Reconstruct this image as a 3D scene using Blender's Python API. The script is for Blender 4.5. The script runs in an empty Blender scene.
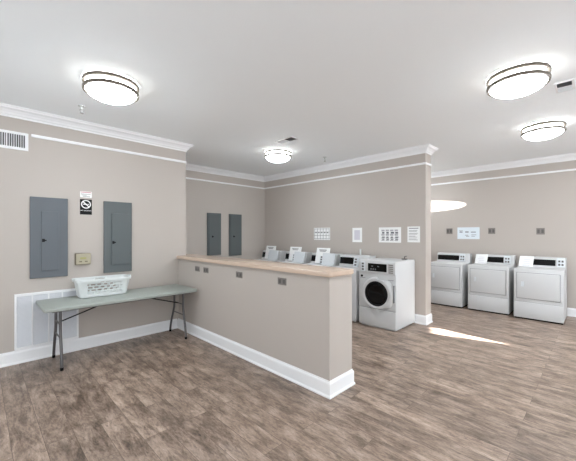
import bpy, bmesh, math, random
from mathutils import Vector, Matrix
random.seed(7)
C = bpy.context.scene.collection
SC = bpy.context.scene
PI = math.pi

# ------------------------------------------------------------------ materials
def lin(c):
    return tuple(((v/255)/12.92 if v/255 <= .04045 else ((v/255+.055)/1.055)**2.4) for v in c)

def mat(name, rgb, rough=.5, metal=0., spec=.5, bump=0., bscale=200., vary=0., vscale=6., emit=None, coat=0.):
    m = bpy.data.materials.new(name); m.use_nodes = True
    n, l = m.node_tree.nodes, m.node_tree.links
    b = n['Principled BSDF']
    col = (*lin(rgb), 1)
    b.inputs['Base Color'].default_value = col
    b.inputs['Roughness'].default_value = rough
    b.inputs['Metallic'].default_value = metal
    b.inputs['Specular IOR Level'].default_value = spec
    b.inputs['Coat Weight'].default_value = coat
    tc = n.new('ShaderNodeTexCoord')
    if vary:
        t = n.new('ShaderNodeTexNoise'); t.inputs['Scale'].default_value = vscale; t.inputs['Detail'].default_value = 4
        l.new(tc.outputs['Object'], t.inputs['Vector'])
        mx = n.new('ShaderNodeMix'); mx.data_type = 'RGBA'
        mx.inputs['A'].default_value = tuple(c*(1-vary) for c in col[:3])+(1,)
        mx.inputs['B'].default_value = tuple(min(1, c*(1+vary)) for c in col[:3])+(1,)
        l.new(t.outputs['Fac'], mx.inputs['Factor']); l.new(mx.outputs['Result'], b.inputs['Base Color'])
    if bump:
        t = n.new('ShaderNodeTexNoise'); t.inputs['Scale'].default_value = bscale; t.inputs['Detail'].default_value = 3
        l.new(tc.outputs['Object'], t.inputs['Vector'])
        bp = n.new('ShaderNodeBump'); bp.inputs['Strength'].default_value = bump; bp.inputs['Distance'].default_value = .002
        l.new(t.outputs['Fac'], bp.inputs['Height']); l.new(bp.outputs['Normal'], b.inputs['Normal'])
    if emit:
        b.inputs['Emission Color'].default_value = (*emit[0], 1)
        b.inputs['Emission Strength'].default_value = emit[1]
    return m

def floor_mat():
    m = bpy.data.materials.new('vinyl_planks'); m.use_nodes = True
    n, l = m.node_tree.nodes, m.node_tree.links
    b = n['Principled BSDF']
    tc = n.new('ShaderNodeTexCoord')
    mp = n.new('ShaderNodeMapping'); mp.inputs['Rotation'].default_value = (0, 0, PI/2)
    l.new(tc.outputs['Object'], mp.inputs['Vector'])
    def brick(c1, c2, mort):
        br = n.new('ShaderNodeTexBrick')
        br.offset = .37; br.offset_frequency = 2; br.squash = 1
        br.inputs['Scale'].default_value = 1
        br.inputs['Brick Width'].default_value = 1.22; br.inputs['Row Height'].default_value = .18
        br.inputs['Mortar Size'].default_value = .0016; br.inputs['Mortar Smooth'].default_value = .1
        br.inputs['Bias'].default_value = 0
        br.inputs['Color1'].default_value = c1; br.inputs['Color2'].default_value = c2; br.inputs['Mortar'].default_value = mort
        l.new(mp.outputs['Vector'], br.inputs['Vector'])
        return br
    br = brick((0, 0, 0, 1), (1, 1, 1, 1), (.5, .5, .5, 1))
    # grain: stretched noise, shifted per plank
    off = n.new('ShaderNodeVectorMath'); off.operation = 'MULTIPLY_ADD'
    off.inputs[1].default_value = (9.1, 3.7, 17.0)
    l.new(br.outputs['Color'], off.inputs[0]); l.new(mp.outputs['Vector'], off.inputs[2])
    st = n.new('ShaderNodeMapping'); st.inputs['Scale'].default_value = (1.7, 8.5, 1)
    l.new(off.outputs['Vector'], st.inputs['Vector'])
    g = n.new('ShaderNodeTexNoise'); g.inputs['Scale'].default_value = 1.5; g.inputs['Detail'].default_value = 11
    g.inputs['Roughness'].default_value = .76; g.inputs['Distortion'].default_value = .9
    l.new(st.outputs['Vector'], g.inputs['Vector'])
    st2 = n.new('ShaderNodeMapping'); st2.inputs['Scale'].default_value = (14, 40, 1)
    l.new(off.outputs['Vector'], st2.inputs['Vector'])
    g2 = n.new('ShaderNodeTexNoise'); g2.inputs['Scale'].default_value = 1.6; g2.inputs['Detail'].default_value = 9; g2.inputs['Roughness'].default_value = .75
    l.new(st2.outputs['Vector'], g2.inputs['Vector'])
    st3 = n.new('ShaderNodeMapping'); st3.inputs['Scale'].default_value = (2.0, 4, 1)
    l.new(off.outputs['Vector'], st3.inputs['Vector'])
    g3 = n.new('ShaderNodeTexNoise'); g3.inputs['Scale'].default_value = 2.3; g3.inputs['Detail'].default_value = 4
    l.new(st3.outputs['Vector'], g3.inputs['Vector'])
    def mix(a, bb, f):
        x = n.new('ShaderNodeMix'); x.data_type = 'FLOAT'; x.inputs['Factor'].default_value = f
        l.new(a, x.inputs['A']); l.new(bb, x.inputs['B']); return x.outputs['Result']
    s = mix(g.outputs['Fac'], g2.outputs['Fac'], .38)
    s = mix(s, g3.outputs['Fac'], .28)
    rp = n.new('ShaderNodeValToRGB')
    e = rp.color_ramp.elements
    e[0].position = .385; e[0].color = (*lin((79, 64, 54)), 1)
    e[1].position = .61; e[1].color = (*lin((177, 157, 143)), 1)
    for p, c in ((.455, (115, 98, 86)), (.515, (144, 125, 111))):
        k = e.new(p); k.color = (*lin(c), 1)
    l.new(s, rp.inputs['Fac'])
    # sparse dark knots and scars, drawn out along the boards
    st4 = n.new('ShaderNodeMapping'); st4.inputs['Scale'].default_value = (1.6, 5, 1)
    l.new(off.outputs['Vector'], st4.inputs['Vector'])
    dn = n.new('ShaderNodeTexNoise'); dn.inputs['Scale'].default_value = 6; dn.inputs['Detail'].default_value = 3
    l.new(mp.outputs['Vector'], dn.inputs['Vector'])
    ad = n.new('ShaderNodeVectorMath'); ad.operation = 'MULTIPLY_ADD'; ad.inputs[1].default_value = (.5, .5, 0)
    l.new(dn.outputs['Color'], ad.inputs[0]); l.new(st4.outputs['Vector'], ad.inputs[2])
    vo = n.new('ShaderNodeTexVoronoi'); vo.inputs['Scale'].default_value = 1.1
    l.new(ad.outputs['Vector'], vo.inputs['Vector'])
    kn = n.new('ShaderNodeMapRange'); kn.inputs['From Min'].default_value = .03; kn.inputs['From Max'].default_value = .22
    kn.inputs['To Min'].default_value = .62; kn.inputs['To Max'].default_value = 1
    l.new(vo.outputs['Distance'], kn.inputs['Value'])
    # fine dark grain lines
    st5 = n.new('ShaderNodeMapping'); st5.inputs['Scale'].default_value = (7, 24, 1)
    l.new(off.outputs['Vector'], st5.inputs['Vector'])
    g5 = n.new('ShaderNodeTexNoise'); g5.inputs['Scale'].default_value = 1.7; g5.inputs['Detail'].default_value = 9
    g5.inputs['Roughness'].default_value = .7; g5.inputs['Distortion'].default_value = 1.4
    l.new(st5.outputs['Vector'], g5.inputs['Vector'])
    gl = n.new('ShaderNodeMapRange'); gl.inputs['From Min'].default_value = .52; gl.inputs['From Max'].default_value = .68
    gl.inputs['To Min'].default_value = 1.06; gl.inputs['To Max'].default_value = .55
    l.new(g5.outputs['Fac'], gl.inputs['Value'])
    # per plank tone
    tone = n.new('ShaderNodeMapRange'); tone.inputs['To Min'].default_value = .86; tone.inputs['To Max'].default_value = 1.12
    l.new(br.outputs['Color'], tone.inputs['Value'])
    vm = n.new('ShaderNodeVectorMath'); vm.operation = 'SCALE'
    tk = n.new('ShaderNodeMath'); tk.operation = 'MULTIPLY'
    l.new(tone.outputs['Result'], tk.inputs[0]); l.new(kn.outputs['Result'], tk.inputs[1])
    tk2 = n.new('ShaderNodeMath'); tk2.operation = 'MULTIPLY'
    l.new(tk.outputs[0], tk2.inputs[0]); l.new(gl.outputs['Result'], tk2.inputs[1])
    l.new(rp.outputs['Color'], vm.inputs[0]); l.new(tk2.outputs[0], vm.inputs['Scale'])
    mm = n.new('ShaderNodeMix'); mm.data_type = 'RGBA'
    mm.inputs['B'].default_value = (*lin((80, 66, 56)), 1)
    fm = n.new('ShaderNodeMath'); fm.operation = 'MULTIPLY'; fm.inputs[1].default_value = .8
    l.new(br.outputs['Fac'], fm.inputs[0])
    l.new(fm.outputs[0], mm.inputs['Factor']); l.new(vm.outputs['Vector'], mm.inputs['A'])
    l.new(mm.outputs['Result'], b.inputs['Base Color'])
    rr = n.new('ShaderNodeMapRange'); rr.inputs['To Min'].default_value = .27; rr.inputs['To Max'].default_value = .45
    l.new(g2.outputs['Fac'], rr.inputs['Value']); l.new(rr.outputs['Result'], b.inputs['Roughness'])
    bp = n.new('ShaderNodeBump'); bp.inputs['Strength'].default_value = .25; bp.inputs['Distance'].default_value = .0015
    l.new(g2.outputs['Fac'], bp.inputs['Height']); l.new(bp.outputs['Normal'], b.inputs['Normal'])
    b.inputs['Specular IOR Level'].default_value = .45
    return m

LAMP, SHADE, REAR_SHADE = 40., 1.7, 1.6
M = dict(
    floor=floor_mat(),
    wall=mat('greige_paint', (179.5, 171, 163.5), .65, bump=.06, bscale=260, vary=.012, vscale=1.5),
    ceil=mat('ceiling_paint', (246, 250, 253), .8, bump=.05, bscale=180),
    trim=mat('white_gloss_trim', (232, 232, 233), .4, vary=.01),
    counter=mat('pale_wood_laminate', (199, 177, 159), .18, vary=.06, vscale=9),
    panel=mat('blue_grey_enamel', (90, 95, 100), .45, bump=.03, vary=.04, vscale=3),
    panel2=mat('slate_grey_enamel', (83, 89, 90), .45, bump=.03, vary=.04, vscale=3),
    dark=mat('black_plastic', (15, 15, 16), .5, spec=.2, bump=.02),
    glassy=mat('black_glass', (7, 7, 8), .15, spec=.3, vary=.1),
    enamel=mat('white_enamel', (197, 197, 197), .5, spec=.3, vary=.006, vscale=3),
    enamel2=mat('light_grey_enamel', (211, 215, 218), .35, vary=.01),
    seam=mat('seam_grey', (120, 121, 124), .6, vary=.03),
    plas=mat('white_plastic', (210, 213, 212), .45, vary=.01),
    table=mat('grey_speckled_plastic', (152, 157, 151), .5, bump=.15, bscale=420, vary=.03, vscale=60),
    steel=mat('grey_painted_steel', (100, 97, 98), .38, metal=.6, vary=.06, vscale=12),
    nickel=mat('brushed_nickel', (112, 103, 94), .4, metal=.6, vary=.05, vscale=30),
    plate=mat('steel_outlet_plate', (128, 122, 118), .42, metal=.35, vary=.05, vscale=40),
    socket=mat('grey_socket', (92, 88, 86), .5, vary=.05),
    tan=mat('tan_plastic', (166, 158, 136), .5, vary=.04, vscale=30),
    tan2=mat('dark_tan_plastic', (112, 104, 82), .5, vary=.04, vscale=30),
    paper=mat('white_paper', (236, 236, 235), .7, vary=.01, vscale=20),
    paleblue=mat('pale_blue_paper', (214, 222, 228), .7, vary=.015, vscale=20),
    lilac=mat('pale_lilac_paper', (205, 202, 210), .7, vary=.02, vscale=20),
    ink=mat('grey_ink', (128, 126, 128), .7, vary=.1, vscale=50),
    inkd=mat('dark_ink', (74, 76, 82), .7, vary=.1, vscale=50),
    inkr=mat('faded_red_ink', (196, 140, 148), .7, vary=.1, vscale=50),
    filt=mat('grey_filter', (186, 188, 194), .8, bump=.4, bscale=60, vary=.08, vscale=16),
    duct=mat('dark_duct', (84, 84, 82), .8, vary=.1),
    chrome=mat('chrome', (190, 190, 190), .2, metal=1., vary=.03),
    lens=mat('frosted_acrylic', (250, 250, 248), .5, vary=.005, emit=((.92, 1., 1.06), LAMP)),
    side_lens=mat('frosted_acrylic_side', (250, 250, 248), .5, vary=.005, emit=((.98, .99, .97), 11.)),
    grille=mat('grille_white', (214, 215, 219), .5, vary=.03, vscale=25),
    rear_shade=mat('sheer_window_shade', (240, 240, 240), .7, vary=.01, emit=((.91, 1., 1.07), REAR_SHADE)),  # glow of the unseen rear windows, added to fill the room
    shade=mat('lit_window_shade', (240, 240, 240), .7, vary=.01, emit=((.91, 1., 1.07), SHADE)),  # glow of the unseen side windows, added as fill light
)

# ------------------------------------------------------------------ mesh helpers
def newbm(): return bmesh.new()

def box(bm, x0, x1, y0, y1, z0, z1, bev=0., seg=2):
    r = bmesh.ops.create_cube(bm, size=1.)
    vs = r['verts']
    for v in vs:
        v.co = Vector(((x0+x1)/2+v.co.x*(x1-x0), (y0+y1)/2+v.co.y*(y1-y0), (z0+z1)/2+v.co.z*(z1-z0)))
    if bev:
        es = {e for v in vs for e in v.link_edges}
        bmesh.ops.bevel(bm, geom=list(es), offset=bev, segments=seg, profile=.5, affect='EDGES')
    return bm

def prism(bm, pts, axis, a, b):
    """extrude a 2D polygon between a and b along axis; pts in the other two axes (cyclic order kept: x->(y,z), y->(x,z), z->(x,y))"""
    def mk(p, t):
        return {0: (t, p[0], p[1]), 1: (p[0], t, p[1]), 2: (p[0], p[1], t)}[axis]
    A = [bm.verts.new(mk(p, a)) for p in pts]; B = [bm.verts.new(mk(p, b)) for p in pts]
    bm.faces.new(A); bm.faces.new(B)
    for i in range(len(pts)):
        j = (i+1) % len(pts)
        bm.faces.new((A[i], A[j], B[j], B[i]))
    return bm

def tube(bm, pts, r, n=10, closed=False):
    pts = [Vector(p) for p in pts]
    rings = []
    N = len(pts)
    up = None
    for i, p in enumerate(pts):
        a = pts[i-1] if (i or closed) else p
        b = pts[(i+1) % N] if (i < N-1 or closed) else p
        d = (b-a).normalized()
        if up is None:
            up = Vector((0, 0, 1)) if abs(d.z) < .9 else Vector((1, 0, 0))
        s = d.cross(up).normalized(); up = s.cross(d).normalized()
        rings.append([bm.verts.new(p+s*math.cos(2*PI*k/n)*r+up*math.sin(2*PI*k/n)*r) for k in range(n)])
    for i in range(N-(0 if closed else 1)):
        A, B = rings[i], rings[(i+1) % N]
        for k in range(n):
            bm.faces.new((A[k], A[(k+1) % n], B[(k+1) % n], B[k]))
    if not closed:
        bm.faces.new(rings[0]); bm.faces.new(rings[-1])
    return bm

def lathe(bm, prof, c, axis='z', n=48):
    """prof: (radius, height) list; revolve about an axis through c"""
    c = Vector(c); rings = []
    for r, h in prof:
        if r < 1e-6:
            ring = None
            o = Vector((0, 0, h)) if axis == 'z' else Vector((h, 0, 0))
            rings.append(bm.verts.new(c+o)); continue
        ring = []
        for k in range(n):
            a = 2*PI*k/n
            o = Vector((r*math.cos(a), r*math.sin(a), h)) if axis == 'z' else Vector((h, r*math.cos(a), r*math.sin(a)))
            ring.append(bm.verts.new(c+o))
        rings.append(ring)
    for A, B in zip(rings, rings[1:]):
        for k in range(n):
            k2 = (k+1) % n
            if isinstance(A, list) and isinstance(B, list): bm.faces.new((A[k], A[k2], B[k2], B[k]))
            elif isinstance(A, list): bm.faces.new((A[k], A[k2], B))
            elif isinstance(B, list): bm.faces.new((A, B[k2], B[k]))
    return bm

def link(name, bm, m, parent=None, smooth=False):
    bmesh.ops.recalc_face_normals(bm, faces=bm.faces[:])
    me = bpy.data.meshes.new(name); bm.to_mesh(me); bm.free()
    if smooth:
        for p in me.polygons: p.use_smooth = p.area < .004
        me.set_sharp_from_angle(angle=math.radians(40))
    me.materials.append(m)
    o = bpy.data.objects.new(name, me); C.objects.link(o)
    if parent: o.parent = parent
    return o

def link_multi(name, layers, parent=None):
    """one mesh whose surface pattern uses further materials; layers: [(bmesh, material), ...]"""
    base = newbm()
    for i, (b_, m_) in enumerate(layers):
        bmesh.ops.recalc_face_normals(b_, faces=b_.faces[:])
        for f in b_.faces: f.material_index = i
        tmp = bpy.data.meshes.new('tmp'); b_.to_mesh(tmp); b_.free()
        base.from_mesh(tmp); bpy.data.meshes.remove(tmp)
    me = bpy.data.meshes.new(name); base.to_mesh(me); base.free()
    for _, m_ in layers: me.materials.append(m_)
    o = bpy.data.objects.new(name, me); C.objects.link(o)
    if parent: o.parent = parent
    return o

def center_origin(o):
    """move a top-level mesh's origin to the bottom centre of its bounds"""
    me = o.data
    xs = [v.co for v in me.vertices]
    c = Vector(((min(v.x for v in xs)+max(v.x for v in xs))/2, (min(v.y for v in xs)+max(v.y for v in xs))/2, min(v.z for v in xs)))
    me.transform(Matrix.Translation(-c)); o.location = c
    return o

def tag(o, label, cat, group=None):
    o['label'] = label; o['category'] = cat
    if group: o['group'] = group
    return o

def thing(name, label, cat, loc=(0, 0, 0), rz=0., group=None):
    o = bpy.data.objects.new(name, None); C.objects.link(o)
    o.empty_display_size = .1
    o.location = loc; o.rotation_euler = (0, 0, rz)
    return tag(o, label, cat, group)

def struct(name, bm, m, smooth=False):
    o = link(name, bm, m, None, smooth); o['kind'] = 'structure'
    return o

def dup(root, loc, label, rz=None):
    r = root.copy(); C.objects.link(r); r.location = loc; r['label'] = label
    if rz is not None: r.rotation_euler = (0, 0, rz)
    for ch in list(root.children):
        c = ch.copy(); C.objects.link(c); c.parent = r
        for g in list(ch.children):
            d = g.copy(); C.objects.link(d); d.parent = c
    return r

# ------------------------------------------------------------------ room shell
H = 3.07
XL, XB = -2.0, 7.97          # behind the camera / dryer wall
YS, YL, YR = -4.0, 4.96, 6.34
XR, XP, XPE, YP, YB = 2.51, 5.45, 5.69, 2.11, 5.2
T = .14
struct('floor', box(newbm(), XL-T, XB+T, YS-T, YR+T, -.1, 0), M['floor'])
struct('ceiling', box(newbm(), XL-T, XB+T, YS-T, YR+T, H, H+.1), M['ceil'])
bm = newbm()
prism(bm, [(XL-T, YL), (XR, YL), (XR, YR+T), (XR-T, YR+T), (XR-T, YL+T), (XL-T, YL+T)], 2, 0, H)
struct('wall_left', bm, M['wall'])
struct('wall_recess', box(newbm(), XR, XPE, YR, YR+T, 0, H), M['wall'])
struct('wall_middle', box(newbm(), XP, XPE, YP, YR, 0, H), M['wall'])
struct('wall_alcove', box(newbm(), XPE, XB+T, YB, YB+T, 0, H), M['wall'])
struct('wall_far', box(newbm(), XB, XB+T, YS-T, YB, 0, H), M['wall'])
def windowed_wall(name, axis, p, q, u0, u1, wins):
    """wall slab between p and q on an axis (0: x, 1: y), spanning u0..u1, with openings (a, b, z0, z1)"""
    bm = newbm()
    def bx(a, b, z0, z1):
        if axis == 0: box(bm, p, q, a, b, z0, z1)
        else: box(bm, a, b, p, q, z0, z1)
    u = u0
    for (a, b, z0, z1) in wins:
        bx(u, a, 0, H); bx(a, b, 0, z0); bx(a, b, z1, H); u = b
    bx(u, u1, 0, H)
    return struct(name, bm, M['wall'])
def window_frame(axis, s, a, b, z0, z1, parent):
    """casing and mullion on the room side; s: the room-side coordinate, going inward by d"""
    bm = newbm(); d = .02
    for (c0, c1, e0, e1) in ((a-.07, a, z0-.07, z1+.07), (b, b+.07, z0-.07, z1+.07), (a, b, z0-.07, z0), (a, b, z1, z1+.07)):
        if axis == 0: box(bm, s, s+d, c0, c1, e0, e1)
        else: box(bm, c0, c1, s, s+d, e0, e1)
    link('window_frame', bm, M['trim'], parent)
REAR = [(-3.4, -1.0, .5, 2.6), (-.4, 2.0, .5, 2.6), (2.6, 4.6, .5, 2.6)]  # unseen rear windows, added to brighten walls and ceiling
windowed_wall('wall_rear', 0, XL-T, XL, YS-T, YL, REAR)
for i, (a_, b_, z0_, z1_) in enumerate(REAR):
    wn = struct('window_%d' % (i+4), box(newbm(), XL-.08, XL-.07, a_, b_, z0_, z1_), M['rear_shade'])
    window_frame(0, XL, a_, b_, z0_, z1_, wn)
# right side wall (out of frame) with lit windows added as fill light
WX0, WX1, WZ0, WZ1 = 4.3, 7.4, .5, 2.6
SIDE = [(-1.7, .9, .5, 2.6), (1.3, 3.9, .5, 2.6)]  # unseen side windows, added for their fill light
windowed_wall('wall_right', 1, YS-T, YS, XL, XB, SIDE+[(WX0, WX1, WZ0, WZ1)])
for i, (a_, b_, z0_, z1_) in enumerate(SIDE):
    wn = struct('window_%d' % (i+2), box(newbm(), a_, b_, YS-.08, YS-.07, z0_, z1_), M['shade'])
    window_frame(1, YS, a_, b_, z0_, z1_, wn)
# unseen lit pane, with a triangular hole shaped to throw the floor sun strip
bm = newbm()
tri = [(5.40, 2.114), (5.06, 2.065), (5.31, 1.734)]
ys = YS-.06
# outer rectangle minus triangle, split into quads/ngons around the hole
o_ = [(WX0, WZ0), (WX1, WZ0), (WX1, WZ1), (WX0, WZ1)]
ov = [bm.verts.new((p[0], ys, p[1])) for p in o_]
tv = [bm.verts.new((p[0], ys, p[1])) for p in tri]
bm.faces.new((ov[0], ov[1], tv[2])); bm.faces.new((ov[1], tv[0], tv[2])); bm.faces.new((ov[1], ov[2], tv[0]))
bm.faces.new((ov[2], ov[3], tv[0])); bm.faces.new((ov[3], tv[1], tv[0])); bm.faces.new((ov[3], ov[0], tv[1]))
bm.faces.new((ov[0], tv[2], tv[1]))
shade = struct('window_1', bm, M['shade'])
window_frame(1, YS, WX0, WX1, WZ0, WZ1, shade)

# half wall
HX0, HX1, HY0, HZ = 2.38, 2.76, 1.82, 1.15
bm = newbm()
prism(bm, [(HX0, HY0), (HX1, HY0), (HX1, 5.3), (XR, 5.3), (XR, YL), (HX0, YL)], 2, 0, HZ)
struct('wall_half', bm, M['wall'])

# running mouldings -------------------------------------------------
def offset_path(path, off, closed):
    out = []
    N = len(path)
    for i in range(N):
        p = Vector(path[i])
        d0 = (p-Vector(path[i-1])).normalized() if (i or closed) else None
        d1 = (Vector(path[(i+1) % N])-p).normalized() if (i < N-1 or closed) else None
        r0 = Vector((d0.y, -d0.x)) if d0 else None
        r1 = Vector((d1.y, -d1.x)) if d1 else None
        if r0 is None: out.append(p+r1*off)
        elif r1 is None: out.append(p+r0*off)
        else: out.append(p+(r0+r1)*off/(1+r0.dot(r1)))
    return out

def moulding(names, path, profile, m, closed=True):
    offs = [offset_path(path, o, closed) for o, z in profile]
    N = len(path); K = len(profile)
    for i in range(N if closed else N-1):
        if names[i] is None: continue
        j = (i+1) % N
        bm = newbm()
        A = [bm.verts.new((offs[k][i].x, offs[k][i].y, profile[k][1])) for k in range(K)]
        B = [bm.verts.new((offs[k][j].x, offs[k][j].y, profile[k][1])) for k in range(K)]
        bm.faces.new(A); bm.faces.new(B)
        for k in range(K):
            k2 = (k+1) % K
            bm.faces.new((A[k], A[k2], B[k2], B[k]))
        struct(names[i], bm, m)

loop = [(XL, YL), (XR, YL), (XR, YR), (XP, YR), (XP, YP), (XPE, YP), (XPE, YB), (XB, YB), (XB, YS), (XL, YS)]
cb = 2.95
crown = [(0, cb), (.012, cb), (.014, cb+.022), (.024, cb+.028), (.034, cb+.05), (.055, cb+.075), (.078, cb+.09), (.082, cb+.106), (.094, cb+.108), (.096, H), (0, H)]
moulding(['trim_%d' % i for i in range(1, 11)], loop, crown, M['trim'])
rail = [(0, 2.757), (.010, 2.757), (.014, 2.763), (.014, 2.785), (.010, 2.792), (0, 2.792)]
loop2 = [(.478, YL)] + loop[1:-1]
moulding(['trim_%d' % i for i in range(11, 19)], loop2, rail, M['trim'], closed=False)
base = [(0, 0), (.026, 0), (.026, .012), (.018, .024), (.016, .03), (.016, .128), (.012, .142), (.007, .147), (.005, .158), (0, .158)]
moulding(['baseboard_left'], [(XL, YL), (HX0-.026, YL)], base, M['trim'], closed=False)
moulding(['baseboard_recess', 'baseboard_middle', 'baseboard_end', 'baseboard_alcove_side', 'baseboard_alcove', 'baseboard_far'],
         [(HX1, YR), (XP, YR), (XP, YP), (XPE, YP), (XPE, YB), (XB, YB), (XB, YS)], base, M['trim'], closed=False)
moulding(['baseboard_half_front', 'baseboard_half_end', 'baseboard_half_back'],
         [(HX0, YL), (HX0, HY0), (HX1, HY0), (HX1, 5.3)], base, M['trim'], closed=False)

# counter cap on the half wall
bm = newbm()
r = .03
def arc(cx, cy, a0, a1, n=6):
    return [(cx+r*math.cos(a0+(a1-a0)*k/n), cy+r*math.sin(a0+(a1-a0)*k/n)) for k in range(n+1)]
pts = [(2.345, YL)] + arc(2.345+r, 1.785+r, PI, 1.5*PI) + arc(2.76-r, 1.785+r, 1.5*PI, 2*PI) + [(2.76, 5.3), (XR+.002, 5.3), (XR+.002, YL)]
prism(bm, pts, 2, HZ, HZ+.05)
bmesh.ops.recalc_face_normals(bm, faces=bm.faces[:])
es = [e for e in bm.edges if abs(e.verts[0].co.z-e.verts[1].co.z) < 1e-6]
bmesh.ops.bevel(bm, geom=es, offset=.006, segments=2, profile=.5, affect='EDGES')
tag(center_origin(link('countertop', bm, M['counter'], None, True)), 'pale wood-look laminate counter cap running along the top of the half wall', 'counter')

# ------------------------------------------------------------------ ceiling lights
def ceiling_light(loc, label):
    t = thing('ceiling_light', label, 'ceiling light', loc, 0, 'flush ceiling lights')
    R = .245
    link('mounting_pan', lathe(newbm(), [(0, 0), (R-.03, 0), (R-.03, -.012), (0, -.012)], (0, 0, 0)), M['plas'], t, True)
    link('side_diffuser', lathe(newbm(), [(R-.022, -.012), (R-.022, -.098)], (0, 0, 0)), M['side_lens'], t, True)
    link('diffuser', lathe(newbm(), [(R-.022, -.098), (R-.024, -.112), (R-.05, -.142), (R-.10, -.168), (R-.17, -.182), (0, -.186)], (0, 0, 0)), M['lens'], t, True)
    for z in (-.028, -.098):
        link('ring', lathe(newbm(), [(R-.021, z), (R-.021, z+.016), (R, z+.016), (R+.003, z+.008), (R+.003, z-.008), (R, z-.016), (R-.021, z-.016), (R-.021, z)], (0, 0, 0)), M['nickel'], t, True)
    for k in range(4):
        a = PI/4+.5+k*PI/2
        bm = newbm()
        box(bm, -.002, .002, -.004, .004, -.035, .035)
        sp_ = link('spacer', bm, M['nickel'], t)
        sp_.location = ((R-.010)*math.cos(a), (R-.010)*math.sin(a), -.063); sp_.rotation_euler = (0, 0, a)
    return t
L0 = ceiling_light((.95, 3.43, H), 'round flush ceiling light with two nickel rings above the folding table')
dup(L0, (3.91, 4.17, H), 'smallest looking round flush ceiling light, beyond the half wall near the recess')
dup(L0, (3.62, .55, H), 'largest round flush ceiling light at upper right beside a ceiling vent')
dup(L0, (5.58, .56, H), 'round flush ceiling light nearest to the dryers, below and right of the largest')
dup(L0, (.3, -1.3, H), 'round flush ceiling light out of frame beside the camera')  # this and the lights below are unseen, added to even out the lighting
dup(L0, (5.58, -2.4, H), 'round flush ceiling light out of frame to the right of the dryers')
dup(L0, (6.5, -1.0, H), 'round flush ceiling light out of frame near the far wall')
dup(L0, (6.85, 3.1, H), 'round flush ceiling light hidden behind the end of the middle wall')
dup(L0, (4.5, -1.0, H), 'round flush ceiling light out of frame between the entrance and the dryers')
dup(L0, (2.6, -2.4, H), 'round flush ceiling light out of frame to the right of the camera')

# ------------------------------------------------------------------ ceiling vents and sprinklers
def ceiling_vent(loc, rz, label, sx, sy):
    """two-way diffuser; blades run along local y, split across local x; -x half opens to -x"""
    t = thing('ceiling_vent', label, 'vent', loc, rz, 'ceiling vents')
    bm = newbm(); w = .018
    for a in ((-sx, sx, -sy, -sy+w), (-sx, sx, sy-w, sy), (-sx, -sx+w, -sy+w, sy-w), (sx-w, sx, -sy+w, sy-w), (-.006, .006, -sy+w, sy-w)):
        box(bm, a[0], a[1], a[2], a[3], -.010, 0)
    link('frame', bm, M['trim'], t)
    link('duct_opening', box(newbm(), -sx+w, sx-w, -sy+w, sy-w, -.002, -.0005), M['duct'], t)
    n = 6
    for s in (-1, 1):
        bm = newbm()
        for k in range(n):
            x = s*(.012+(sx-w-.012)*(k+.5)/n)
            prism(bm, [(x+s*.006, -.014), (x-s*.006, -.003), (x-s*.0045, -.003), (x+s*.0075, -.014)], 1, -sy+w, sy-w)
        link('blades', bm, M['enamel2'] if s > 0 else M['seam'], t)  # one half of the blades coloured darker, as the shaded gaps between them
    return t
ceiling_vent((3.52, 3.555, H), PI/2, 'small two-way ceiling vent above the half wall, near the middle of the ceiling', .19, .085)
ceiling_vent((4.24, .25, H), 0, 'small two-way ceiling vent beside the largest round light', .14, .075)

def sprinkler(loc, label):
    t = thing('sprinkler_head', label, 'sprinkler', loc, 0, 'ceiling sprinklers')
    link('escutcheon', lathe(newbm(), [(0, 0), (.04, 0), (.038, -.008), (.02, -.014), (0, -.014)], (0, 0, 0), n=24), M['plas'], t, True)
    link('body', lathe(newbm(), [(.014, -.012), (.014, -.035), (.009, -.045), (.005, -.05), (0, -.05)], (0, 0, 0), n=16), M['plas'], t, True)
    bm = newbm()
    for s in (-1, 1):
        tube(bm, [(s*.012, 0, -.035), (s*.02, 0, -.05), (s*.014, 0, -.07), (0, 0, -.08)], .003, 8)
    lathe(bm, [(0, -.08), (.022, -.082), (.022, -.085), (0, -.085)], (0, 0, 0), n=20)
    link('deflector', bm, M['chrome'], t)
    return t
S0 = sprinkler((.88, 4.32, H), 'small white sprinkler head hanging from the ceiling above the left wall moulding')
dup(S0, (4.83, 3.81, H), 'tiny white sprinkler head on the ceiling above the wall with the posters')

# ------------------------------------------------------------------ left wall fittings
def wall_register():
    t = thing('air_register', 'white wall air vent with dark vertical slats, high on the left wall', 'vent', (.14, YL, 2.575))
    x0, x1, h, w = -.29, .31, .212, .03
    bm = newbm()
    for a in ((x0, x1, 0, w), (x0, x1, h-w, h), (x0, x0+w, w, h-w), (x1-w, x1, w, h-w), (.105, .115, w, h-w)):
        box(bm, a[0], a[1], -.014, 0, a[2], a[3])
    link('frame', bm, M['trim'], t)
    link('duct_opening', box(newbm(), x0+w, x1-w, -.003, -.001, w, h-w), M['duct'], t)
    bm = newbm()
    k = x0+w+.012
    while k < x1-w:
        prism(bm, [(k, -.012), (k+.008, -.003), (k+.010, -.003), (k+.002, -.012)], 2, w, h-w)
        k += .021
    link('blades', bm, M['grille'], t)
wall_register()

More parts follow.
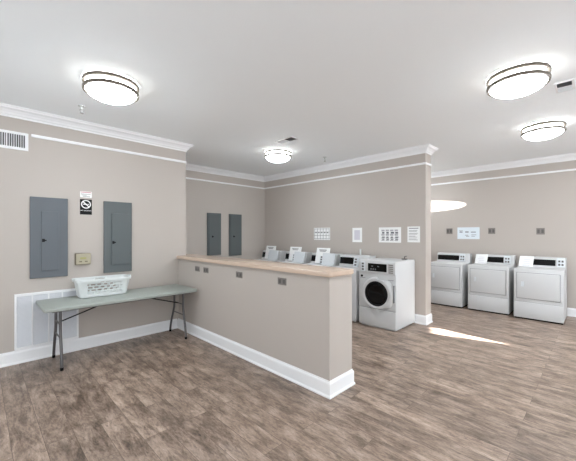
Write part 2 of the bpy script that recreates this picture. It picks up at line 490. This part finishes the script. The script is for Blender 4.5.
def breaker_panel(x0, x1, z0, z1, y, dx0, dx1, dz0, dz1, label, m, hx, hz):
    t = thing('breaker_panel', label, 'electrical panel', ((x0+x1)/2, y, z0), 0, 'breaker panels')
    cx = (x0+x1)/2
    link('cover', box(newbm(), x0-cx, x1-cx, -.028, 0, 0, z1-z0, .004), m, t)
    d = link('door', box(newbm(), dx0-cx, dx1-cx, -.044, -.028, dz0-z0, dz1-z0, .004), m, t)
    hbm = newbm()
    box(hbm, hx-cx-.014, hx-cx+.014, -.052, -.044, hz-z0-.02, hz-z0+.02, .003)
    box(hbm, hx-cx-.01, hx-cx+.03, -.06, -.052, hz-z0-.008, hz-z0+.008, .002)
    link('latch', hbm, M['dark'], d)
    sb = newbm()
    for sx in (x0-cx+.018, x1-cx-.018):
        for sz in (.03, (z1-z0)/2, z1-z0-.03):
            lathe(sb, [(.006, 0), (.005, .003), (0, .004)], (sx, -.028, sz), n=10)
    bmesh.ops.rotate(sb, verts=[], cent=(0, 0, 0), matrix=Matrix.Identity(3))
    sb.free()
    return t
breaker_panel(.463, .849, 1.01, 2.022, YL, .572, .752, 1.10, 1.846, 'grey breaker panel at far left, wider of the two above the folding table', M['panel'], .592, 1.48)
breaker_panel(1.269, 1.64, 1.01, 2.024, YL, 1.365, 1.61, 1.115, 1.855, 'grey breaker panel on the left wall just right of the no-smoking sign', M['panel2'], 1.385, 1.44)
breaker_panel(3.717, 4.083, 1.07, 2.046, YR, 3.75, 4.05, 1.1, 2.015, 'dark grey breaker panel on the recessed wall, left of the pair', M['panel2'], 3.84, 1.5)
breaker_panel(4.311, 4.679, 1.03, 2.043, YR, 4.345, 4.645, 1.06, 2.01, 'dark grey breaker panel on the recessed wall, right of the pair near the corner', M['panel2'], 4.43, 1.5)

# no smoking sign
t = thing('no_smoking_sign', 'black no-smoking sign with white symbol between two breaker panels', 'sign', (1.057, YL, 1.825))
link('plate', box(newbm(), -.07, .07, -.004, 0, 0, .208, .001), M['dark'], t)
bm = newbm()
ann = 40
def ring_flat(bm, cx, cz, r0, r1, y):
    A = [bm.verts.new((cx+r0*math.cos(2*PI*k/ann), y, cz+r0*math.sin(2*PI*k/ann))) for k in range(ann)]
    B = [bm.verts.new((cx+r1*math.cos(2*PI*k/ann), y, cz+r1*math.sin(2*PI*k/ann))) for k in range(ann)]
    for k in range(ann): bm.faces.new((A[k], A[(k+1) % ann], B[(k+1) % ann], B[k]))
ring_flat(bm, 0, .14, .045, .058, -.0048)
a = PI*.75
d = Vector((math.cos(a), math.sin(a))); nrm = Vector((-d.y, d.x))
c0 = Vector((0, .14))
q = [c0+d*.048+nrm*.006, c0-d*.048+nrm*.006, c0-d*.048-nrm*.006, c0+d*.048-nrm*.006]
bm.faces.new([bm.verts.new((p.x, -.0049, p.y)) for p in q])
box(bm, -.034, .016, -.0047, -.0045, .134, .146)
box(bm, .021, .034, -.0047, -.0045, .134, .146)
link('symbol', bm, M['paper'], t)
tx = bpy.data.curves.new('lettering', 'FONT'); tx.body = 'NO SMOKING'; tx.size = .021; tx.align_x = 'CENTER'
to = bpy.data.objects.new('tmp', tx)
me = bpy.data.meshes.new_from_object(to)
bpy.data.objects.remove(to); bpy.data.curves.remove(tx)
me.transform(Matrix.Translation((0, -.0046, .047)) @ Matrix.Rotation(PI/2, 4, 'X'))
me.materials.clear(); me.materials.append(M['paper'])
lo = bpy.data.objects.new('lettering', me); C.objects.link(lo); lo.parent = t

def notice(name, label, cat, loc, rz, w, h, m, marks, group=None):
    """a sheet on a wall; local x runs along the wall, local -y faces the room; marks: (material, [(x0,x1,z0,z1) as fractions])"""
    layers = [(box(newbm(), -w/2, w/2, -.003, 0, 0, h), m)]
    for nm, mm, rs in marks:
        bm = newbm()
        for (a, b, c, d) in rs:
            box(bm, (a-.5)*w, (b-.5)*w, -.0038, -.003, c*h, d*h)
        layers.append((bm, mm))
    t = link_multi(name, layers)
    t.location = loc; t.rotation_euler = (0, 0, rz)
    return tag(t, label, cat, group)
notice('paper_notice', 'small white paper notice with faint red print above the no-smoking sign', 'notice', (1.058, YL, 2.058), 0, .135, .082, M['paper'],
       [('heading', M['inkr'], [(.05, .95, .78, .92)]), ('print', M['ink'], [(.06, .9, .52, .6), (.1, .55, .33, .42), (.2, .85, .12, .2)])])

t = thing('thermostat', 'small tan thermostat box on the left wall between breaker panels', 'thermostat', (1.014, YL, 1.147))
link('housing', box(newbm(), -.088, .088, -.05, 0, 0, .153, .006), M['tan2'], t)
link('cover', box(newbm(), -.08, .088, -.058, -.05, .008, .15, .003), M['tan'], t)
bm = newbm()
box(bm, -.035, .035, -.0595, -.058, .075, .1, .001)
link('display', bm, mat('thermostat_display', (160, 156, 100), .4, vary=.05), t)
for x in (-.03, .035):
    link('button', box(newbm(), x-.016, x+.016, -.061, -.058, .036, .052, .001), M['tan2'], t)

# return-air grille, low on the left wall
t = thing('return_air_grille', 'large white return-air grille low on the left wall behind the folding table', 'vent', (.645, YL, .16))
x0, x1, h = -.325, .325, .675
bm = newbm()
for a in ((x0, x1, 0, .03), (x0, x1, h-.03, h), (x0, x0+.022, .03, h-.03), (x1-.022, x1, .03, h-.03)):
    box(bm, a[0], a[1], -.018, 0, a[2], a[3], .002)
for x in (-.158, .003, .145):
    box(bm, x-.007, x+.007, -.017, -.004, .03, h-.03)
link('frame', bm, M['trim'], t)
link('filter', box(newbm(), x0+.02, x1-.02, -.004, -.001, .028, h-.028), M['filt'], t)
bm = newbm()
z = .036
while z < h-.036:
    prism(bm, [(-.014, z), (-.012, z), (-.005, z+.011), (-.007, z+.011)], 0, x0+.022, x1-.022)
    z += .015
link('louvers', bm, M['grille'], t)

# ------------------------------------------------------------------ folding table
TX0, TX1, TY0, TY1, TZ = .515, 2.335, 4.235, 4.925, .74
t = thing('folding_table', 'long grey plastic folding table with bent steel legs against the left wall', 'table', ((TX0+TX1)/2, (TY0+TY1)/2, 0))
cx, cy = (TX0+TX1)/2, (TY0+TY1)/2
r = .03
x0, x1, y0, y1 = TX0-cx, TX1-cx, TY0-cy, TY1-cy
pts = arc(x0+r, y0+r, PI, 1.5*PI) + arc(x1-r, y0+r, 1.5*PI, 2*PI) + arc(x1-r, y1-r, 0, PI/2) + arc(x0+r, y1-r, PI/2, PI)
bm = prism(newbm(), pts, 2, TZ-.042, TZ)
bmesh.ops.recalc_face_normals(bm, faces=bm.faces[:])
es = [e for e in bm.edges if abs(e.verts[0].co.z-e.verts[1].co.z) < 1e-6]
bmesh.ops.bevel(bm, geom=es, offset=.01, segments=3, profile=.5, affect='EDGES')
link('tabletop', bm, M['table'], t, True)
bm = newbm()
for y in (y0+.1, y1-.1):
    box(bm, x0+.08, x1-.08, y-.012, y+.012, TZ-.065, TZ-.042)
link('rail', bm, M['steel'], t)
for X, s in ((.69-cx, 1), (2.2-cx, -1)):
    for sy in (-1, 1):
        yt, yb = sy*.145, sy*(.235 if sy < 0 else .29)
        P = [(X, yt, TZ-.045), (X, yt, .47), (X, yt+.012*sy, .40), (X, yt+(yb-yt)*.35, .31), (X, yt+(yb-yt)*.8, .16), (X, yb, .05), (X, yb, .012)]
        # smooth the polyline a little
        Q = [Vector(p) for p in P]
        for _ in range(2):
            R2 = [Q[0]]
            for a_, b_ in zip(Q, Q[1:]): R2 += [a_*.75+b_*.25, a_*.25+b_*.75]
            R2.append(Q[-1]); Q = R2
        lg = link('leg', tube(newbm(), Q, .0155, 12), M['steel'], t, True)
        link('foot_cap', lathe(newbm(), [(0, 0), (.017, 0), (.018, .03), (.014, .034), (0, .034)], (X, yb, 0), n=16), M['dark'], lg, True)
    bm = newbm()
    tube(bm, [(X, -.15, .345), (X, .15, .345)], .008, 8)
    tube(bm, [(X, -.145, .50), (X, .145, .50)], .009, 8)
    link('crossbar', bm, M['steel'], t, True)
    link('brace', tube(newbm(), [(X, 0, .50), (X+s*.03, 0, .51), (X+s*.62, 0, TZ-.045)], .008, 8), M['dark'], t, True)

# ------------------------------------------------------------------ laundry basket
t = thing('laundry_basket', 'white plastic laundry basket with hole pattern standing on the folding table', 'basket', (1.2, 4.735, TZ+.001), math.radians(-2))
def rrect(hx, hy, r, n=9, mlong=26, mshort=14):
    P = []
    cs = [(hx-r, -hy+r, -PI/2), (hx-r, hy-r, 0), (-hx+r, hy-r, PI/2), (-hx+r, -hy+r, PI)]
    for i, (cx_, cy_, a0) in enumerate(cs):
        arcp = [Vector((cx_+r*math.cos(a0+PI/2*k/n), cy_+r*math.sin(a0+PI/2*k/n))) for k in range(n+1)]
        P += arcp
        nx = cs[(i+1) % 4]
        e = Vector((nx[0]+r*math.cos(nx[2]), nx[1]+r*math.sin(nx[2])))
        m_ = mlong if i in (1, 3) else mshort
        for k in range(1, m_):
            P.append(arcp[-1].lerp(e, k/m_))
    return P
HB = .232
rows = 26
bm = newbm(); rings = []
for i in range(rows+1):
    f = i/rows
    hx = .272+.042*f; hy = .130+.035*f; rr_ = .055+.01*f
    if i == 0: hx -= .012; hy -= .012
    rings.append([bm.verts.new((p.x, p.y, HB*f)) for p in rrect(hx, hy, rr_)])
N = len(rings[0])
for i in range(rows):
    for k in range(N):
        k2 = (k+1) % N
        mid = (rings[i][k].co+rings[i][k2].co+rings[i+1][k].co+rings[i+1][k2].co)/4
        hole = False
        if 5 <= i < 21 and (i-5) % 4 < 3:
            row = (i-5)//4
            flat_long = abs(mid.y) > .12 and abs(mid.x) < .2
            if flat_long:
                col = (k+(2 if row % 2 else 0)) % 4
                hole = col < 3 and (i-5) % 4 != 3
            elif abs(mid.x) > .24 and abs(mid.y) < .09:
                hole = (k+(2 if row % 2 else 0)) % 4 < 2
        if 21 <= i < 24 and (abs(mid.y) > .12 and abs(mid.x) < .06 or abs(mid.x) > .28 and abs(mid.y) < .06):
            hole = True
        if not hole:
            bm.faces.new((rings[i][k], rings[i][k2], rings[i+1][k2], rings[i+1][k]))
bm.faces.new(rings[0])
bk = link('basket_body', bm, M['plas'], t, True)
so = bk.modifiers.new('wall', 'SOLIDIFY'); so.thickness = .004; so.offset = -1
bm = newbm()
prof = [(.0, -.028), (.012, -.028), (.016, -.004), (.012, .004), (-.004, .004), (-.004, -.002), (.008, -.004), (.0, -.02)]
loops = []
for (o, z) in prof:
    loops.append([bm.verts.new((p.x, p.y, HB+z)) for p in rrect(.314+o, .165+o, .065+o)])
for a_, b_ in zip(loops, loops[1:]+loops[:1]):
    for k in range(N):
        bm.faces.new((a_[k], a_[(k+1) % N], b_[(k+1) % N], b_[k]))
link('rim', bm, M['plas'], t, True)
for s in (-1, 1):
    bm = newbm()
    tube(bm, [(s*.322, -.06, HB-.006), (s*.338, -.045, HB+.004), (s*.342, 0, HB+.006), (s*.338, .045, HB+.004), (s*.322, .06, HB-.006)], .008, 8)
    link('handle', bm, M['plas'], t, True)

# ------------------------------------------------------------------ outlets on the half wall and the dryer wall
def outlet(loc, rz, w, h, label, group):
    t = thing('wall_outlet', label, 'outlet', loc, rz, group)
    link('cover_plate', box(newbm(), -w/2, w/2, -.006, 0, 0, h, .002), M['plate'], t)
    for s in (-1, 1):
        link('socket', box(newbm(), s*w*.24-w*.14, s*w*.24+w*.14, -.0075, -.006, h*.22, h*.78, .0015), M['socket'], t)
    return t
# walls facing -x: local -y -> world -x  => rotate by -90 deg
FX = -PI/2
o = outlet((HX0, 4.327, .992), FX, .135, .077, 'first small grey outlet plate from the left on the half wall', 'outlets on the half wall')
dup(o, (HX0, 4.08, .990), 'second small grey outlet plate from the left on the half wall')
dup(o, (HX0, 3.262, 1.0), 'third grey outlet plate from the left, middle of the half wall')
dup(o, (HX0, 2.47, 1.0), 'grey outlet plate nearest the free end of the half wall')
o = outlet((XB, 2.528, 1.562), FX, .132, .13, 'square grey outlet plate left of the pale notice on dryer wall', 'outlets above the dryers')
dup(o, (XB, 1.667, 1.562), 'square grey outlet plate right of the pale notice above the middle dryer')
dup(o, (XB, .833, 1.55), 'square grey outlet plate above the right-hand dryer')

# ------------------------------------------------------------------ posters
def grid(nx, nz, x0, x1, z0, z1, fx, fz):
    return [(x0+(x1-x0)*(i+.5-fx/2)/nx, x0+(x1-x0)*(i+.5+fx/2)/nx, z0+(z1-z0)*(k+.5-fz/2)/nz, z0+(z1-z0)*(k+.5+fz/2)/nz) for i in range(nx) for k in range(nz)]
notice('wall_poster', 'white poster with a grid of small pictures, leftmost above the washers', 'poster', (XP, 4.382, 1.43), FX, .455, .268, M['paper'],
       [('gridlines', M['ink'], [(.18*i-.01+.05, .18*i+.012+.05, .04, .96) for i in range(6)] + [(.02, .98, .27*i+.08, .27*i+.11) for i in range(4)]),
        ('pictures', M['inkd'], grid(5, 1, .05, .95, .5, .72, .35, .5))], 'notices above the washers')
notice('wall_poster', 'narrow upright poster with white border and grey middle above the washers', 'poster', (XP, 3.469, 1.395), FX, .222, .29, M['paper'],
       [('picture', M['lilac'], [(.2, .8, .16, .84)])], 'notices above the washers')
rs = []
random.seed(3)
for k, zz in enumerate((.22, .36, .62)):
    for i in range(4):
        x = .15+.2*i; rs.append((x, x+.1+.05*random.random(), zz-.03, zz+(.07 if k == 2 else .03)))
notice('wall_poster', 'wide white instruction poster with rows of dark marks above the front-load washer', 'poster', (XP, 2.767, 1.40), FX, .44, .285, M['paper'],
       [('marks', M['inkd'], rs), ('print', M['ink'], [(.12+.2*i, .27+.2*i, zz, zz+.04) for i in range(4) for zz in (.12, .28, .46, .52, .74, .8)])], 'notices above the washers')
notice('wall_poster', 'upright white poster with grey text lines nearest the end of the middle wall', 'poster', (XP, 2.317, 1.413), FX, .222, .28, M['paper'],
       [('print', M['ink'], [(.12, .88, .86, .91)] + [(.12, .6+.28*random.random(), z_, z_+.025) for z_ in (.14, .2, .32, .38, .5, .56, .68, .74)])], 'notices above the washers')
notice('wall_poster', 'pale blue-white notice with three dark dashes on the dryer wall', 'poster', (XB, 2.127, 1.445), FX, .455, .268, M['paleblue'],
       [('marks', M['inkd'], [(.1, .24, .56, .64), (.36, .52, .56, .64), (.62, .84, .56, .62)]), ('print', M['ink'], [(.36, .5, .3, .35), (.64, .86, .34, .38), (.4, .55, .2, .24), (.64, .8, .22, .26), (.08, .25, .72, .75)])])

# ------------------------------------------------------------------ tumble dryers (local: front at x=0 facing -x)
def tumble_dryer(loc, label, disp=(-.195, .125), coin=-.332):
    t = thing('tumble_dryer', label, 'dryer', loc, 0, 'dryers along the far wall')
    hw = .352
    bm = newbm()
    box(bm, 0, .75, -hw, hw, .025, .925, .012, 3)
    link('body', bm, M['enamel'], t, True)
    link('plinth', box(newbm(), .02, .73, -hw+.012, hw-.012, 0, .026), M['dark'], t)  # coloured black as the shadow gap under the dryer
    link('kick_seam', box(newbm(), -.0012, .01, -hw+.012, hw-.012, .318, .322), M['seam'], t)
    link('lower_panel', box(newbm(), -.006, .01, -hw+.004, hw-.004, .03, .314, .004), M['enamel'], t, True)
    d = link('door', box(newbm(), -.018, .004, -hw+.05, hw-.05, .385, .85, .008, 3), M['enamel'], t, True)
    link('door_gasket', box(newbm(), -.004, .002, -hw+.043, hw-.043, .378, .857, .003), M['seam'], d)  # grey outline painted in for the shaded groove around the door
    bm = newbm()
    box(bm, -.021, -.017, hw-.155, hw-.115, .60, .69, .004)
    box(bm, -.034, -.019, hw-.148, hw-.138, .605, .685, .003)
    link('handle', bm, M['enamel2'], d)
    c = newbm()
    prism(c, [(.56, .92), (.75, .92), (.75, 1.115), (.63, 1.115), (.60, 1.10)], 1, -hw+.005, hw-.005)
    con = link('console', c, M['enamel'], t)
    def onface(y0, y1, z0, z1, th, bm=None):
        bm = bm or newbm()
        A = Vector((.56, 0, .92)); B = Vector((.60, 0, 1.10)); dr = (B-A).normalized(); nn = Vector((-dr.z, 0, dr.x))
        def pt(z): return A+dr*((z-.92)/(dr.z))
        a, b = pt(z0), pt(z1)
        prism(bm, [(a.x-.001*0, a.z), (b.x, b.z), (b.x+nn.x*th, b.z+nn.z*th), (a.x+nn.x*th, a.z+nn.z*th)], 1, y0, y1)
        return bm
    link('display', onface(disp[0], disp[1], .96, 1.07, .004), M['glassy'], con)
    bm = onface(coin, coin+.11, .945, 1.105, .02)
    cs = link('coin_slide', bm, M['enamel2'], con)
    for i in range(2):
        for k in range(2):
            y_ = coin+.015+i*.045; z_ = .965+k*.062
            link('coin_slot', onface(y_, y_+.03, z_, z_+.035, .024), M['socket'], con)
    return t
D1 = tumble_dryer((7.18, 2.385, 0), 'white tumble dryer partly hidden by the end of the middle wall', (-.13, .33), -.25)
D2 = tumble_dryer((7.18, 1.573, 0), 'white tumble dryer in the middle of the three, with a white card on its console', (-.16, .30), -.28)
D3 = tumble_dryer((7.10, .783, 0), 'white tumble dryer at the far right, nearest the frame edge', (-.20, .30), -.33)
for D, dz in ((D2, 0), (D3, 0)):
    bm = newbm()
    prism(bm, [(.525, .885), (.533, .885), (.588, 1.12), (.58, 1.12)], 1, .12, .345)
    bmesh.ops.transform(bm, matrix=Matrix.Translation((0, 0, 0)), verts=bm.verts[:])
    for v in bm.verts: v.co.y += (.02 if v.co.z < 1 else -.005)
    pr = newbm()
    for k in range(4):
        f0 = .25+.16*k
        xa = .525+.055*f0-.0015; za = .885+.235*f0
        box(pr, xa-.002, xa+.002, .18, .30-.02*(k % 2), za, za+.008)
    link_multi('instruction_card', [(bm, M['paper']), (pr, M['lilac'])], D)

# ------------------------------------------------------------------ top-load washers (local: front at x=0 facing -x)
def top_load_washer(loc, label, coin=-.11):
    t = thing('top_load_washer', label, 'washing machine', loc, 0, 'top-load washers along the middle wall')
    hw = .34
    bm = newbm()
    box(bm, 0, .68, -hw, hw, .02, .925, .012, 3)
    box(bm, .04, .64, -hw+.03, hw-.03, 0, .03)
    link('body', bm, M['enamel'], t, True)
    con = link('console', prism(newbm(), [(.43, .922), (.68, .922), (.68, 1.145), (.50, 1.145), (.475, 1.13)], 1, -hw+.004, hw-.004), M['enamel'], t)
    CS = .045
    def fx(z): return .43+(z-.922)*.045/.208
    link('display', prism(newbm(), [(fx(.975)-.005, .975), (fx(1.10)-.005, 1.10), (fx(1.10)+.01, 1.10), (fx(.975)+.01, .975)], 1, coin+.105, .325), M['glassy'], con)
    link('coin_slide', prism(newbm(), [(fx(.93)-CS, .93), (fx(1.105)-CS, 1.105), (fx(1.1)+.01, 1.105), (fx(.93)+.01, .93)], 1, coin, coin+.09), M['enamel2'], con)
    for z_ in (.955, 1.01, 1.06):
        link('coin_slot', prism(newbm(), [(fx(z_)-CS-.004, z_), (fx(z_+.03)-CS-.004, z_+.03), (fx(z_+.03)-CS+.01, z_+.03), (fx(z_)-CS+.01, z_)], 1, coin+.02, coin+.065), M['socket'], con)
    return t
WM4 = top_load_washer((4.72, 3.365, 0), 'white top-load washer with dark display beside the front-load washer')
W3 = top_load_washer((4.72, 4.12, 0), 'white top-load washer behind the half wall, right of three showing open lids', -.03)
lidbm = newbm()
prism(lidbm, [(.265, .93), (.285, .925), (.335, 1.165), (.315, 1.172)], 1, -.40, -.10)
lidmesh = link('lid', lidbm, M['enamel2'], W3)
cardbm = newbm()
prism(cardbm, [(.405, .945), (.412, .943), (.487, 1.262), (.48, 1.265)], 1, -.16, .19)
pb = newbm()
for (y0_, y1_, z_) in ((-.08, .12, 1.215), (-.06, .1, 1.19)):
    xx = .405+(z_-.945)*.075/.32
    box(pb, xx-.004, xx+.004, y0_, y1_, z_, z_+.014)
card = link_multi('instruction_card', [(cardbm, M['paper']), (pb, M['ink'])], W3)
dup(W3, (4.72, 4.925, 0), 'white top-load washer behind the half wall, middle of three showing open lids')
dup(W3, (4.72, 5.77, 0), 'white top-load washer behind the half wall, left of three, nearest the recess')

# ------------------------------------------------------------------ front-load washer
t = thing('front_load_washer', 'white front-load washer with round black door at the end of the row', 'washing machine', (4.70, 2.6175, 0))
hw = .3375; WH = 1.112
bm = newbm()
box(bm, 0, .72, -hw, hw, .02, WH, .014, 3)
box(bm, .03, .69, -hw+.03, hw-.03, 0, .03)
link('body', bm, M['enamel'], t, True)
link('toe_panel', box(newbm(), -.006, .01, -hw+.004, hw-.004, .03, .312, .004), M['enamel'], t, True)
link('toe_seam', box(newbm(), -.0012, .01, -hw+.008, hw-.008, .314, .320), M['seam'], t)
cp = link('control_panel', box(newbm(), -.012, .01, -hw+.006, hw-.006, .905, WH-.012, .006), M['enamel'], t, True)
disp = box(newbm(), -.0145, -.01, -.185, .155, .94, 1.068, .003)
bm = newbm()
for i in range(3): box(bm, -.0155, -.0140, .085-.04*i, .105-.04*i, .962, .985)
for i in range(2): box(bm, -.0155, -.0140, .06-.11*i, .09-.11*i, 1.015, 1.03)
link_multi('display', [(disp, M['glassy']), (bm, mat('display_grey', (118, 122, 126), .5, vary=.05))], cp)
for k in range(5): link('button', box(newbm(), -.016, -.012, -.295, -.215, .925+.031*k, .945+.031*k, .002), M['plate'], cp)
bm = newbm()
box(bm, -.022, -.012, .205, .29, .93, 1.09, .004)
link('coin_slide', bm, M['enamel2'], cp)
for k in range(3): link('coin_slot', box(newbm(), -.025, -.022, .228, .268, .945+.048*k, .975+.048*k, .002), M['socket'], cp)
link('lock', lathe(newbm(), [(0, -.012), (.018, -.012), (.02, -.004), (.02, .002)], (0, .278, .845), 'x', 20), M['dark'], t, True)
bm = newbm()
for y_ in (.26, -.25): box(bm, -.002, .002, y_-.05, y_+.05, .81, .818)
link('marking', bm, M['seam'], t)
# door: rounded white casting with a flat right wing that carries the pull
dy, dz, R = -.012, .575, .272
bm = newbm()
prof = [(.20, -.004), (.205, -.045), (.225, -.056), (.25, -.052), (R, -.02), (R+.004, 0)]
n = 64; rings = []
def door_pt(a, rr):
    y, z = rr*math.cos(a), rr*math.sin(a)
    if rr > .24 and y < 0:   # stretch towards the near side (local -y)
        k = (rr-.24)/(R+.004-.24)
        lim = .222
        zc = max(-lim, min(lim, z*1.08))
        y2 = -abs(y)*1.0-.03*min(1, abs(y)/.12)
        y = y*(1-k)+y2*k; z = z*(1-k)+zc*k
    return y, z
for rr, h in prof:
    ring = []
    for k in range(n):
        y, z = door_pt(2*PI*k/n, rr)
        ring.append(bm.verts.new((h, y+dy, z+dz)))
    rings.append(ring)
for A, B in zip(rings, rings[1:]):
    for k in range(n): bm.faces.new((A[k], A[(k+1) % n], B[(k+1) % n], B[k]))
dr = link('door', bm, M['enamel'], t, True)
link('door_seal', lathe(newbm(), [(.204, -.01), (.206, -.046), (.196, -.05), (.178, -.04), (.172, -.01)], (0, dy, dz), 'x', 56), M['dark'], dr, True)
link('door_glass', lathe(newbm(), [(.18, -.03), (.165, -.038), (.12, -.03), (.07, -.014), (0, -.008)], (0, dy, dz), 'x', 48), M['glassy'], dr, True)
bm = newbm()
box(bm, -.03, 0, -.318, -.302, .46, .74, .004)
link('handle', bm, M['seam'], dr)
bm = newbm()
box(bm, .55, .62, -.25, -.17, WH, WH+.02, .004)
tube(bm, [(.585, -.21, WH+.01), (.585, -.21, WH+.05), (.66, -.21, WH+.055)], .009, 8)
link('inlet_valve', bm, M['socket'], t)

# drain standpipe between the last top-load washer and the front-load washer
t = tag(center_origin(link('standpipe', tube(newbm(), [(5.43, 3.38, .01), (5.43, 3.38, 1.26)], .018, 12), M['plas'], None, True)),
        'thin white standpipe end rising behind the top-load washer beside the front-load washer', 'pipe')

# ------------------------------------------------------------------ light, world, camera
w = bpy.data.worlds.new('sky'); SC.world = w; w.use_nodes = True
w.node_tree.nodes['Background'].inputs[0].default_value = (.75, .85, 1, 1)
w.node_tree.nodes['Background'].inputs[1].default_value = .8
sl = bpy.data.lights.new('sun', 'SUN'); sl.energy = 110; sl.angle = math.radians(.5); sl.color = (1, 1, 1)
so_ = bpy.data.objects.new('sun', sl); C.objects.link(so_)
so_.location = (5.2, -9, 4)
so_.rotation_euler = Vector((0, 1, -.35)).to_track_quat('-Z', 'Y').to_euler()
sp = bpy.data.lights.new('reflected_sunbeam', 'SPOT'); sp.energy = 45000; sp.spot_size = math.radians(2.4); sp.spot_blend = .08  # unseen narrow spot lamp, added to throw the bright oval on the far wall
sp.shadow_soft_size = .004; sp.color = (1, .98, .94)
spo = bpy.data.objects.new('reflected_sunbeam', sp); C.objects.link(spo)
spo.location = (7.05, -3.8, 2.2)
spo.rotation_euler = (Vector((7.97, 3.12, 2.245))-spo.location).to_track_quat('-Z', 'Y').to_euler()

cam = bpy.data.cameras.new('camera'); cam.sensor_width = 36; cam.lens = 311.5/576*36
cam.shift_y = 3.5/576; cam.clip_start = .05
co = bpy.data.objects.new('camera', cam); C.objects.link(co)
co.location = (0, 0, 1.56)
co.rotation_euler = (PI/2, 0, -PI/4)
SC.camera = co
SC.view_settings.view_transform = 'Standard'; SC.view_settings.look = 'None'
SC.view_settings.gamma = 1; SC.view_settings.use_curve_mapping = False
SC.view_settings.exposure = 0.39
SC.cycles.use_denoising = True
SC.cycles.max_bounces = 10; SC.cycles.diffuse_bounces = 8
SC.cycles.sample_clamp_indirect = 8
